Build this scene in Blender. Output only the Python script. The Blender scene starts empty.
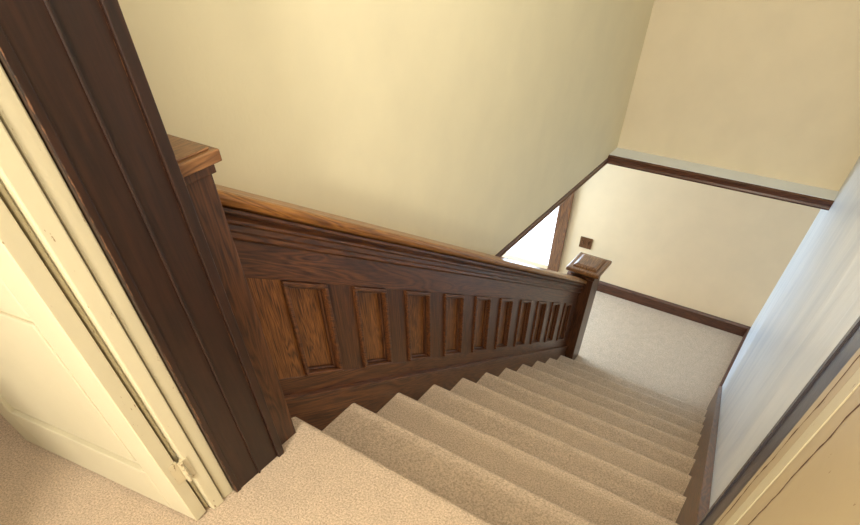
import bpy, math, random
from mathutils import Vector, Matrix
random.seed(3)
S=0.87
M=0.5687; RUN=0.383; RISE=RUN*M; N=11
W=1.73; ZL=-N*RISE; YL=N*RUN; YF=5.70
sc=bpy.context.scene
try:
    sc.view_settings.view_transform='Standard'
except Exception: pass

# ---------------------------------------------------------------- materials
def srgb(r,g,b):
    def f(c):
        c/=255.
        return c/12.92 if c<=.04045 else ((c+.055)/1.055)**2.4
    return (f(r),f(g),f(b),1)
def newmat(name):
    m=bpy.data.materials.new(name); m.use_nodes=True
    nt=m.node_tree; nt.nodes.clear()
    o=nt.nodes.new('ShaderNodeOutputMaterial'); b=nt.nodes.new('ShaderNodeBsdfPrincipled')
    nt.links.new(b.outputs[0],o.inputs[0]); return m,nt,b
def coords(nt,scale,rot=(0,0,0)):
    tc=nt.nodes.new('ShaderNodeTexCoord'); r=nt.nodes.new('ShaderNodeMapping'); r.inputs['Rotation'].default_value=rot
    s=nt.nodes.new('ShaderNodeMapping'); s.inputs['Scale'].default_value=scale
    nt.links.new(tc.outputs['Object'],r.inputs[0]); nt.links.new(r.outputs[0],s.inputs[0]); return s.outputs[0]
def noise(nt,vec,scale,detail=4,rough=.55,dist=0):
    n=nt.nodes.new('ShaderNodeTexNoise'); n.inputs['Scale'].default_value=scale; n.inputs['Detail'].default_value=detail
    n.inputs['Roughness'].default_value=rough; n.inputs['Distortion'].default_value=dist
    nt.links.new(vec,n.inputs['Vector']); return n.outputs['Fac']
def ramp(nt,fac,stops):
    r=nt.nodes.new('ShaderNodeValToRGB'); e=r.color_ramp.elements
    e[0].position,e[0].color=stops[0]; e[1].position,e[1].color=stops[-1]
    for p,c in stops[1:-1]:
        x=e.new(p); x.color=c
    nt.links.new(fac,r.inputs[0]); return r.outputs[0]
def bump(nt,b,h,strength,dist=.01):
    n=nt.nodes.new('ShaderNodeBump'); n.inputs['Strength'].default_value=strength; n.inputs['Distance'].default_value=dist
    nt.links.new(h,n.inputs['Height']); nt.links.new(n.outputs[0],b.inputs['Normal'])
def mix(nt,fac,a,b_,mode='MIX'):
    m=nt.nodes.new('ShaderNodeMix'); m.data_type='RGBA'; m.blend_type=mode
    for i,v in ((0,fac),(6,a),(7,b_)):
        if hasattr(v,'default_value') or hasattr(v,'links') : nt.links.new(v,m.inputs[i])
        else: m.inputs[i].default_value=v
    return m.outputs[2]
def math_(nt,op,a,b=None,c=None):
    n=nt.nodes.new('ShaderNodeMath'); n.operation=op
    for i,v in enumerate((a,b,c)):
        if v is None: continue
        if hasattr(v,'links'): nt.links.new(v,n.inputs[i])
        else: n.inputs[i].default_value=v
    return n.outputs[0]

def wood(name,dark,mid,light,axis='z',rough=.38,cathedral=1.0):
    m,nt,b=newmat(name)
    th=math.atan(M)
    if axis=='z': sca=(1,1,.07); rot=(0,0,0)
    elif axis=='s': sca=(1,.07,1); rot=(th,0,0)
    elif axis=='y': sca=(1,.07,1); rot=(0,0,0)
    else: sca=(.07,1,1); rot=(0,0,0)
    v=coords(nt,sca,rot)
    fine=noise(nt,v,160,5,.65)
    big=noise(nt,v,11*cathedral,2,.5,1.2)
    fr=math_(nt,'PINGPONG',math_(nt,'MULTIPLY',big,13.),.5)
    sb=math_(nt,'SUBTRACT',math_(nt,'MULTIPLY_ADD',fr,.8,fine),.2)
    c=ramp(nt,sb,[(.18,dark),(.45,mid),(.8,light)])
    nt.links.new(c,b.inputs['Base Color']); b.inputs['Roughness'].default_value=rough
    b.inputs['Coat Weight'].default_value=.2; b.inputs['Coat Roughness'].default_value=.22
    bump(nt,b,fine,.15,.002); return m
wood_v=wood('oak_grain_vertical',srgb(48,26,12),srgb(96,58,30),srgb(132,84,44),'z')
wood_p=wood('oak_grain_panel',srgb(38,19,8),srgb(104,62,29),srgb(146,95,48),'z',.36,2.0)
wood_d=wood('oak_grain_vertical_dark',srgb(38,20,11),srgb(70,40,22),srgb(94,57,32),'z')
wood_s=wood('oak_grain_along_stair',srgb(42,22,12),srgb(78,44,24),srgb(108,66,35),'s')
wood_rail=wood('oak_handrail_highlight',srgb(88,50,22),srgb(128,82,38),srgb(164,112,55),'s',.3)  # orange highlight of the rail top mixed into lighter oak tones
wood_y=wood('oak_grain_trim_y',srgb(46,24,14),srgb(78,42,25),srgb(100,58,36),'y')
wood_x=wood('oak_grain_trim_x',srgb(46,24,14),srgb(78,44,28),srgb(98,60,40),'x')
wood_cap=wood('oak_newel_cap',srgb(74,45,23),srgb(116,76,42),srgb(150,106,64),'y',.34)

def dark_casing(name='dark_varnished_casing',edges=()):
    m,nt,b=newmat(name)
    v=coords(nt,(1,1,.08)); f=noise(nt,v,90,5,.6)
    c=ramp(nt,f,[(.3,srgb(26,11,7)),(.55,srgb(42,21,13)),(.8,srgb(55,29,18))])
    v2=coords(nt,(1,1,.3)); s=noise(nt,v2,60,6,.85); msk=ramp(nt,s,[(.67,(0,0,0,1)),(.71,(1,1,1,1))])
    c=mix(nt,msk,c,srgb(100,66,44))
    if edges:   # varnish rubbed through along the arrises
        tc=nt.nodes.new('ShaderNodeTexCoord'); sp=nt.nodes.new('ShaderNodeSeparateXYZ'); nt.links.new(tc.outputs['Object'],sp.inputs[0])
        w=noise(nt,coords(nt,(1,1,.5)),45,5,.8)
        for e,wd in edges:
            d=math_(nt,'ABSOLUTE',math_(nt,'SUBTRACT',sp.outputs['Y'],e*S))
            near=math_(nt,'SUBTRACT',1.,math_(nt,'DIVIDE',d,wd))
            near=math_(nt,'MAXIMUM',near,0.)
            k=math_(nt,'MULTIPLY',near,w)
            mk=ramp(nt,k,[(.44,(0,0,0,1)),(.52,(1,1,1,1))])
            c=mix(nt,mk,c,srgb(108,72,48))
    nt.links.new(c,b.inputs['Base Color'])
    b.inputs['Roughness'].default_value=.42; b.inputs['Coat Weight'].default_value=.15; b.inputs['Coat Roughness'].default_value=.28
    bump(nt,b,f,.15,.002); return m
casing_m=dark_casing('dark_varnished_casing',((-.201,.009),(-.237,.005),(-.462,.010)))
casing_p=dark_casing('dark_varnished_wood')
def paint(name,col,chip=None,th=.66,rough=.6,sc1=25):
    m,nt,b=newmat(name)
    v=coords(nt,(1,1,1)); n=noise(nt,v,5,3); 
    dk=tuple(x*.95 for x in col[:3])+(1,)
    c=ramp(nt,n,[(.3,dk),(.7,col)])
    if chip:
        v2=coords(nt,(1,1,.35)); s=noise(nt,v2,sc1,6,.7); msk=ramp(nt,s,[(th,(0,0,0,1)),(th+.02,(1,1,1,1))])
        c=mix(nt,msk,c,chip)
    nt.links.new(c,b.inputs['Base Color']); b.inputs['Roughness'].default_value=rough
    f=noise(nt,v,60,3); bump(nt,b,f,.12,.004); return m
wall_cream=paint('wall_plaster_cream',srgb(230,219,184),rough=.5)
wall_tan=paint('wall_plaster_warm',srgb(230,216,186),rough=.6)
wall_low=paint('wall_plaster_pale',srgb(230,205,168),rough=.6)
def daylight_streaks():  # right wall plaster: blue daylight and its streaks are part of the colour
    m,nt,b=newmat('wall_plaster_daylight_tint')
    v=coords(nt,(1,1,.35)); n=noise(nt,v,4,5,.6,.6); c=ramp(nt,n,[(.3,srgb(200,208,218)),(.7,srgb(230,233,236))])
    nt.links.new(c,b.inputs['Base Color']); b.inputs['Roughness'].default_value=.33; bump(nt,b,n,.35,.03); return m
wall_cool=daylight_streaks()
ledge_m=paint('ledge_daylight_tint',srgb(228,236,242),rough=.4)  # pale blue daylight on the ledge top is painted into this colour
ceil_m=paint('ceiling_white',srgb(238,234,222),rough=.8)
door_m=paint('door_cream_gloss',srgb(202,193,166),rough=.42)
edge_m=paint('cream_paint_chipped',srgb(204,193,162),srgb(120,84,50),.665,.5,60)
tan_m=paint('tan_paint_chipped',srgb(186,168,134),srgb(120,80,45),.68,.5,40)
case_glare=paint('dark_casing_glare_tint',srgb(60,57,63),srgb(100,90,85),.69,.3,40)  # dark casing with daylight glare put into its blue-grey colour; chips are wear
crack_m=paint('crack_brown',srgb(92,60,34),rough=.8)
def carpet(name,a,b_,bs=1.0):
    m,nt,b=newmat(name); v=coords(nt,(1,1,1))
    n=noise(nt,v,140,4,.8); n2=noise(nt,v,14,3); n3=noise(nt,v,400,2,.6)
    c=ramp(nt,n,[(.35,a),(.62,b_)]); l=ramp(nt,n2,[(.3,(.9,.9,.9,1)),(.7,(1,1,1,1))])
    c=mix(nt,1.0,c,l,'MULTIPLY'); nt.links.new(c,b.inputs['Base Color'])
    b.inputs['Roughness'].default_value=1; b.inputs['Sheen Weight'].default_value=.1
    ad=math_(nt,'ADD',n,n3)
    bump(nt,b,ad,.6*bs,.012); return m
carpet_m=carpet('carpet_beige',srgb(166,142,117),srgb(232,208,180))
def metal(name,col,r=.35):
    m,nt,b=newmat(name); v=coords(nt,(1,1,1)); n=noise(nt,v,60,3)
    dk=tuple(x*.6 for x in col[:3])+(1,); nt.links.new(ramp(nt,n,[(.35,dk),(.65,col)]),b.inputs['Base Color'])
    b.inputs['Metallic'].default_value=.8; b.inputs['Roughness'].default_value=r; return m
bronze=metal('switch_bronze',srgb(120,84,58)); hinge_m=paint('hinge_painted_steel',srgb(196,182,150),srgb(120,95,65),.6,.45,80)
def emit(name,col,st):
    m,nt,b=newmat(name); b.inputs['Base Color'].default_value=col
    b.inputs['Emission Color'].default_value=col; b.inputs['Emission Strength'].default_value=st; return m
curtain=emit('backlit_sheer_curtain',(.93,.95,1,1),1.6)

# ---------------------------------------------------------------- mesh helper
class MB:
    def __init__(s): s.v=[];s.f=[];s.m=[];s.mats=[]
    def mi(s,m):
        if m not in s.mats: s.mats.append(m)
        return s.mats.index(m)
    def add(s,vs,fs,m):
        o=len(s.v); s.v+=[Vector(v) for v in vs]; k=s.mi(m)
        for f in fs: s.f.append([o+i for i in f]); s.m.append(k)
    def box(s,x0,x1,y0,y1,z0,z1,m,T=None):
        vs=[Vector((x,y,z)) for x in (x0,x1) for y in (y0,y1) for z in (z0,z1)]
        if T: vs=[T@v for v in vs]
        s.add(vs,[(0,1,3,2),(4,6,7,5),(0,4,5,1),(2,3,7,6),(0,2,6,4),(1,5,7,3)],m)
    def shear(s,x0,x1,y0,y1,h0,h1,m):   # box whose top & bottom follow the stair slope
        vs=[(x,y,h-M*y) for x in (x0,x1) for y in (y0,y1) for h in (h0,h1)]
        s.add(vs,[(0,1,3,2),(4,6,7,5),(0,4,5,1),(2,3,7,6),(0,2,6,4),(1,5,7,3)],m)
    def prof(s,pts,fn0,fn1,m,T=None):   # closed profile between 2 mappings
        n=len(pts); a=[Vector(fn0(p)) for p in pts]+[Vector(fn1(p)) for p in pts]
        if T: a=[T@v for v in a]
        fs=[(i,(i+1)%n,n+(i+1)%n,n+i) for i in range(n)]+[tuple(range(n))[::-1],tuple(range(n,2*n))]
        s.add(a,fs,m)
    def sqstack(s,cx,cy,levels,m):      # square lathe: list of (half, z)
        vs=[];fs=[]
        for h,z in levels: vs+=[(cx-h,cy-h,z),(cx+h,cy-h,z),(cx+h,cy+h,z),(cx-h,cy+h,z)]
        for i in range(len(levels)-1):
            for j in range(4): fs.append((4*i+j,4*i+(j+1)%4,4*i+4+(j+1)%4,4*i+4+j))
        fs.append((3,2,1,0)); k=4*(len(levels)-1); fs.append((k,k+1,k+2,k+3)); s.add(vs,fs,m)
    def build(s,name,bev=0,parent=None,smooth=False):
        me=bpy.data.meshes.new(name); me.from_pydata([v*S for v in s.v],[],s.f)
        for m in s.mats: me.materials.append(m)
        for p,k in zip(me.polygons,s.m): p.material_index=k; p.use_smooth=smooth
        import bmesh
        b=bmesh.new(); b.from_mesh(me); bmesh.ops.recalc_face_normals(b,faces=b.faces); b.to_mesh(me); b.free()
        ob=bpy.data.objects.new(name,me); sc.collection.objects.link(ob)
        if bev:
            md=ob.modifiers.new('b','BEVEL'); md.width=bev; md.segments=2; md.limit_method='ANGLE'; md.angle_limit=math.radians(40)
        if parent: ob.parent=parent
        return ob
def box(name,*a,bev=0,parent=None):
    b=MB(); b.box(*a); return b.build(name,bev,parent)
def empty(name):
    e=bpy.data.objects.new(name,None); sc.collection.objects.link(e); return e

# ---------------------------------------------------------------- shell
ZC=2.8; XW=W+.12
box('wall_right',W,XW,-3,YF+.12,ZL-.1,ZC,wall_cool)
XU=-.16; ZH=-.31; YH=4.35; YU=4.56
b=MB(); b.box(XU-.14,XU,-.20,YU,ZH,ZC,wall_cream); b.build('wall_left_upper')
box('wall_far_upper',XU-.14,W,YU,YU+.14,ZH,ZC,wall_tan)
b=MB(); b.box(XU,W,YH+.012,YU,ZH+.01,-.262,ledge_m); b.build('ledge')
# trims at bottom of the upper walls
b=MB(); b.prof([(YH+.02,ZH-.025),(YH-.008,ZH-.025),(YH-.012,ZH-.012),(YH-.004,ZH+.0),(YH-.004,ZH+.025),(YH-.010,ZH+.035),(YH+.012,ZH+.046)],lambda p:(XU,p[0],p[1]),lambda p:(W,p[0],p[1]),wood_x); b.build('trim_1',.002)
b=MB(); b.prof([(XU-.14,ZH-.02),(XU+.012,ZH-.02),(XU+.016,ZH-.01),(XU+.008,ZH+.0),(XU+.008,ZH+.02),(XU,ZH+.026)],lambda p:(p[0],0,p[1]),lambda p:(p[0],YH,p[1]),wood_y); b.build('trim_2',.002)
# far lower wall with glazed opening
XD=-1.02
b=MB(); b.box(XD,XW,YF,YF+.12,ZL-.1,ZH,wall_low); b.box(-3,-2.5,YF,YF+.12,ZL-.1,ZH,wall_low); b.box(-2.5,XD,YF,YF+.12,ZL-.1,ZL+.12,wall_low)
b.build('wall_far_lower')
b=MB()
b.box(XD-.03,XD+.13,YF-.03,YF,ZL,ZH,wood_v); b.box(XD+.10,XD+.145,YF-.042,YF-.03,ZL,ZH,wood_v); b.box(XD-.03,XD,YF,YF+.1,ZL,ZH,wood_v)
b.box(-2.6,-2.47,YF-.03,YF,ZL,ZH,wood_v); b.box(-2.47,XD-.03,YF-.02,YF,ZL,ZL+.05,wood_x)
b.box(-2.47,XD-.03,YF+.02,YF+.035,ZL+.05,ZH,curtain)
b.build('window_1',.003)
box('wall_hall_left',-3.12,-3,-.2,YF+.12,ZL-.1,ZH,wall_low)
box('wall_hall_back',-3,-.1,-.32,-.2,ZL-.1,ZH,wall_low)
b=MB(); b.box(-3,XU-.14,-.2,YF,ZH,ZH+.1,ceil_m); b.box(XU-.14,W,YU+.14,YF,ZH,ZH+.1,ceil_m); b.build('ceiling_lower_hall')
box('floor_lower_hall',-3,-.12,-.2,YF,ZL-.12,ZL-.001,carpet_m)
# upstairs shell
ceil=box('ceiling',-3.1,XW,-3.1,YU+.14,ZC,ZC+.1,ceil_m)
box('wall_back',-3,W,-3.12,-3,-.1,ZC,wall_cream)
box('wall_room_left',-3.12,-3,-3,-.2,-.1,ZC,wall_low)
box('wall_room_far',-3,XU-.14,-.32,-.2,0,ZC,wall_low)
b=MB(); b.box(-.04,.12,-3,-1.62,0,ZC,wall_cream); b.box(-.04,.12,-1.62,-.46,2.35,ZC,wall_cream); b.build('wall_left_hall')
b=MB(); b.box(-3,W,-3,-.06,-.2,0,carpet_m); b.build('floor')

# ---------------------------------------------------------------- stairs
pts=[(-.06,0.0)]
R=.034
for k in range(N+1):
    y=k*RUN; z=-k*RISE
    for a in range(0,9):
        t=math.radians(90-a*25); pts.append((y-R+R*math.cos(t),z-R+R*math.sin(t)))
    if k<N:
        pts.append((y-.065,z-2*R-.012)); pts.append((y-.065,z-RISE+.014)); pts.append((y-.058,z-RISE+.003))
        pts.append((y-.04,z-RISE))
pts+= [(YL-.05,ZL-.1),(YL-.06,ZL-.12),(-.06,ZL-.12)]
b=MB()
n=len(pts); a=[(.0,p[0],p[1]) for p in pts]+[(W-.03,p[0],p[1]) for p in pts]
b.add(a,[(i,(i+1)%n,n+(i+1)%n,n+i) for i in range(n)],carpet_m)
st=b.build('staircase')
box('stair_landing',-.12,W,YL-.034,YF,ZL-.12,ZL,carpet_m)

# skirt board on right wall
b=MB()
b.shear(W-.03,W,-.0,YL+.06,-.35,.225,wood_s)
b.shear(W-.04,W,-.0,YL+.06,.225,.25,wood_s)
b.build('trim_3',.003)
b=MB()
b.box(-.12-.62,W,YF-.025,YF,ZL,ZL+.11,wood_x); b.prof([(YF-.032,ZL+.11),(YF-.03,ZL+.125),(YF-.012,ZL+.145),(YF,ZL+.145),(YF,ZL+.11)],lambda p:(-.74,p[0],p[1]),lambda p:(W,p[0],p[1]),wood_x)
b.build('baseboard_far',.002)
b=MB(); b.box(W-.025,W,YL+.06,YF-.03,ZL,ZL+.12,wood_y); b.box(W-.018,W,YL+.06,YF-.03,ZL+.12,ZL+.145,wood_y); b.build('baseboard_right',.002)

# ---------------------------------------------------------------- balustrade
bal=empty('stair_balustrade')
Y0=-.085; Y1=3.965
PB,PT=.20,.665
b=MB()
b.shear(-.10,-.034,Y0,Y1,-.3,.90,wood_s)        # core
b.build('core',0,bal)
b=MB()
b.shear(-.03,0,Y0,Y1,PT,.82,wood_s)   # top frame rail
b.shear(-.03,0,Y0,Y1,.10,PB,wood_s)    # lower frame rail
b.shear(-.03,.0,Y0,Y1,-.30,.10,wood_s) # base skirt
b.shear(-.03,.022,Y0,Y1,-.30,.085,wood_s)
b.shear(-.03,.028,Y0,Y1,.085,.105,wood_s)
b.build('frame_rails',.003,bal)
b=MB(); PW=.112
cs=[.235+i*RUN for i in range(10)]
edges=[Y0]+[e for c in cs for e in (c-PW,c+PW)]+[Y1]
for i in range(0,len(edges),2):
    if edges[i+1]>edges[i]: b.shear(-.03,-.001,edges[i],edges[i+1],PB-.01,PT+.01,wood_p if i==0 else wood_d)
b.build('stiles',0,bal)
b=MB()
for c in cs:
    y0,y1,h0,h1=c-PW,c+PW,PB,PT; t=.018
    for (ya,yb,ha,hb) in ((y0,y1,h1-t,h1),(y0,y1,h0,h0+t),(y0,y0+t,h0+t,h1-t),(y1-t,y1,h0+t,h1-t)):
        b.shear(-.03,.014,ya,yb,ha,hb,wood_s)
    t2=.032
    for (ya,yb,ha,hb) in ((y0+t,y1-t,h1-t2,h1-t),(y0+t,y1-t,h0+t,h0+t2),(y0+t,y0+t2,h0+t2,h1-t2),(y1-t2,y1-t,h0+t2,h1-t2)):
        b.shear(-.034,-.010,ya,yb,ha,hb,wood_d)
    b.shear(-.034,-.024,y0+t2,y1-t2,h0+t2,h1-t2,wood_p)
b.build('panels',.003,bal)
b=MB()
f0=lambda y:(lambda p:(p[0],y,p[1]-M*y))
def arc(cx,ch,r,a0,a1,n=6): return [(cx+r*math.cos(math.radians(a0+(a1-a0)*i/n)),ch+r*math.sin(math.radians(a0+(a1-a0)*i/n))) for i in range(n+1)]
cap=[(-.15,.905)]+[(-.15,.945)]+[(-.10,.964),(-.04,.970)]+[(.015,.962)]+arc(.038,.938,.022,80,-80)+[(.015,.905)]
b.prof(cap,f0(Y0),f0(Y1),wood_rail)
b.build('handrail_cap',.002,bal)
b=MB()
mold=[(-.115,.80),(-.115,.908),(.036,.908),(.036,.895),(.018,.885),(.030,.872),(.030,.862),(.014,.855),(.014,.835),(.022,.828),(.022,.812),(.0,.80)]
b.prof(mold,f0(Y0),f0(Y1),wood_s); b.build('handrail_moulding',.0015,bal)

# ---------------------------------------------------------------- newels
b=MB()
cx,cy=-.004,4.09; h=.12
zt=-1.255
b.box(cx-h,cx+h,cy-h,cy+h,ZL-.0,zt,wood_d)
b.sqstack(cx,cy,[(h,zt-.035),(h+.012,zt-.022),(h+.012,zt),(h+.034,zt+.026),(h+.034,zt+.034)],wood_d)
b.sqstack(cx,cy,[(h+.050,zt+.034),(h+.060,zt+.042),(h+.060,zt+.07),(h+.050,zt+.078)],wood_cap)
b.sqstack(cx,cy,[(h+.012,zt+.078),(h+.008,zt+.092),(h-.020,zt+.104)],wood_cap)
b.build('newel_post',.003)
b=MB()
b.box(-.115,.105,-.198,-.087,0,1.07,wood_d)
b.box(-.124,.114,-.198,-.076,1.055,1.078,wood_d)
b.box(-.135,.122,-.198,-.052,1.078,1.108,wood_cap)
b.box(-.118,.104,-.198,-.070,1.108,1.114,wood_cap)
b.build('half_newel_post',.003)

# ---------------------------------------------------------------- left doorway casing, jamb, door
b=MB()
b.box(-.16,.12,-.455,-.20,0,ZC,casing_m)
b.box(.12,.135,-.455,-.20,0,ZC,casing_m)
b.box(.135,.147,-.235,-.20,0,ZC,casing_m)
b.box(.135,.142,-.345,-.335,0,ZC,casing_m)
b.box(.12,.140,-.465,-.44,0,ZC,casing_m)
b.build('door_casing',.004)
b=MB()
b.box(-.04,.118,-.515,-.465,0,2.35,edge_m)
b.box(-.04,.128,-.575,-.522,0,2.35,edge_m)
b.box(-.04,.09,-.525,-.512,0,2.35,edge_m)
b.box(-.04,.095,-.588,-.575,0,2.35,edge_m)
b.build('door_jamb',.004)
door=empty('door_1')
ang=math.atan2(-.19,-1.19)
T=Matrix.Translation((.115,-.60,0))@Matrix.Rotation(ang,4,'Z')
b=MB(); th=.05; Wd=1.0; H0,H1=.012,2.3
def leaf(x0,x1,y0,y1,z0,z1,m=door_m): b.box(x0,x1,y0,y1,z0,z1,m,T)
leaf(.008,.13,0,th,H0,H1); leaf(Wd-.13,Wd,0,th,H0,H1)
for z0,z1 in ((H0,.24),(.88,1.06),(2.16,H1)): leaf(.13,Wd-.13,0,th,z0,z1)
for z0,z1 in ((.24,.88),(1.06,2.16)):
    leaf(.13,Wd-.13,.012,th-.020,z0,z1)
    leaf(.165,Wd-.165,.008,th-.009,z0+.035,z1-.035)
b.build('leaf',.004,door)
b=MB(); b.box(0,.009,-.001,th+.001,H0,H1,edge_m,T); b.build('leaf_edge',.002,door)
b=MB()
for z in (.22,1.3,2.1):
    n=10; r=.010
    c=Vector((.133,-.590,0))
    for j in range(3):
        za=z+j*.032; ring=[(c.x+r*math.cos(6.283*i/n),c.y+r*math.sin(6.283*i/n)) for i in range(n)]
        b.prof(ring,lambda p:(p[0],p[1],za),lambda p:(p[0],p[1],za+.029),hinge_m)
    b.box(.112,.120,-.635,-.595,z,z+.095,hinge_m); b.box(.118,.132,-.586,-.56,z,z+.095,hinge_m)
b.build('hinge',.001,door)

# ---------------------------------------------------------------- right foreground casing & door edge
b=MB()
b.box(W-.03,W-.001,.20,.39,-.12,2.3,case_glare); b.box(W-.036,W-.03,.36,.39,-.12,2.3,case_glare)
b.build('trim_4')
b=MB()
b.box(W-.034,W-.002,.095,.198,-.08,2.3,tan_m); b.box(W-.02,W-.002,.085,.095,-.0,2.3,casing_p)
b.box(W-.036,W-.002,.015,.085,-.0,2.3,edge_m); b.box(W-.02,W-.002,.0,.02,0,2.3,casing_p)
b.box(W-.036,W-.002,-.85,.002,.002,2.3,tan_m)
# split / flaking seams in the old paint
for yc,x in ((.148,W-.0345),(-.075,W-.0365)):
    zs=[.0+.018*i for i in range(90)]; vs=[];w0=yc
    for z in zs:
        w0+=random.uniform(-.005,.005)+(yc-w0)*.15; wd=random.uniform(.0012,.0055)
        vs+=[(x,w0-wd,z),(x,w0+wd,z)]
    b.add(vs,[(2*i,2*i+1,2*i+3,2*i+2) for i in range(len(zs)-1)],crack_m)
b.build('door_2',0)

# ---------------------------------------------------------------- switch
b=MB(); sx,sz=-.585,-1.80
b.box(sx-.085,sx+.085,YF-.01,YF,sz-.07,sz+.07,bronze)
for dx in (-.035,.035):
    b.box(sx+dx-.014,sx+dx+.014,YF-.014,YF-.01,sz-.028,sz+.028,bronze)
    b.box(sx+dx-.007,sx+dx+.007,YF-.032,YF-.01,sz-.002,sz+.018,bronze)
b.build('light_switch',.002)

# ---------------------------------------------------------------- lights
def area(name,loc,rot,sx,sy,p,col):
    l=bpy.data.lights.new(name,'AREA'); l.shape='RECTANGLE'; l.size=sx*S; l.size_y=sy*S; l.energy=p; l.color=col
    o=bpy.data.objects.new(name,l); o.location=Vector(loc)*S; o.rotation_euler=rot; sc.collection.objects.link(o); return o
area('ceiling_lamp',(1.0,1.4,ZC-.05),(0,0,0),.9,.9,27,(1,.92,.78))
area('added_back_lamp',(1.2,-2.85,1.75),(math.radians(82),0,0),.5,.5,86,(1,.92,.78))  # added unseen warm lamp behind the camera, low so treads cast shadows
area('room_lamp',(-1.4,-1.9,ZC-.05),(0,0,0),1,1,10,(1,.94,.86))
area('window_daylight',(-2.9,4.9,-1.3),(0,math.radians(-90),0),1.6,1.3,110,(.54,.76,1))
area('window_daylight_far',(-1.75,YF-.06,-1.3),(math.radians(-90),0,0),1.3,1.7,42,(.5,.73,1))

w=bpy.data.worlds.new('world'); sc.world=w; w.use_nodes=True
w.node_tree.nodes['Background'].inputs[0].default_value=(.6,.7,.9,1); w.node_tree.nodes['Background'].inputs[1].default_value=.3

# ---------------------------------------------------------------- camera
yaw,pitch,roll,f,shx,shy,cxm,cym=0.6537,0.9065,0.0469,493.0694,-12.7306,212.858,1.4543,-0.976
fw=Vector((-math.sin(yaw)*math.cos(pitch),math.cos(yaw)*math.cos(pitch),-math.sin(pitch)))
r=Vector((math.cos(yaw),math.sin(yaw),0)); d=fw.cross(r)
Rr=math.cos(roll)*r+math.sin(roll)*d; Dd=-math.sin(roll)*r+math.cos(roll)*d
cam=bpy.data.cameras.new('camera'); co=bpy.data.objects.new('camera',cam); sc.collection.objects.link(co)
up=-Dd; bk=-fw
mt=Matrix(((Rr.x,up.x,bk.x,0),(Rr.y,up.y,bk.y,0),(Rr.z,up.z,bk.z,0),(0,0,0,1)))
co.matrix_world=Matrix.Translation(Vector((cxm,cym,1.6))*S)@mt
cam.sensor_width=36; cam.lens=f/860*36; cam.shift_x=-shx/860; cam.shift_y=shy/860; cam.clip_start=.02
sc.camera=co
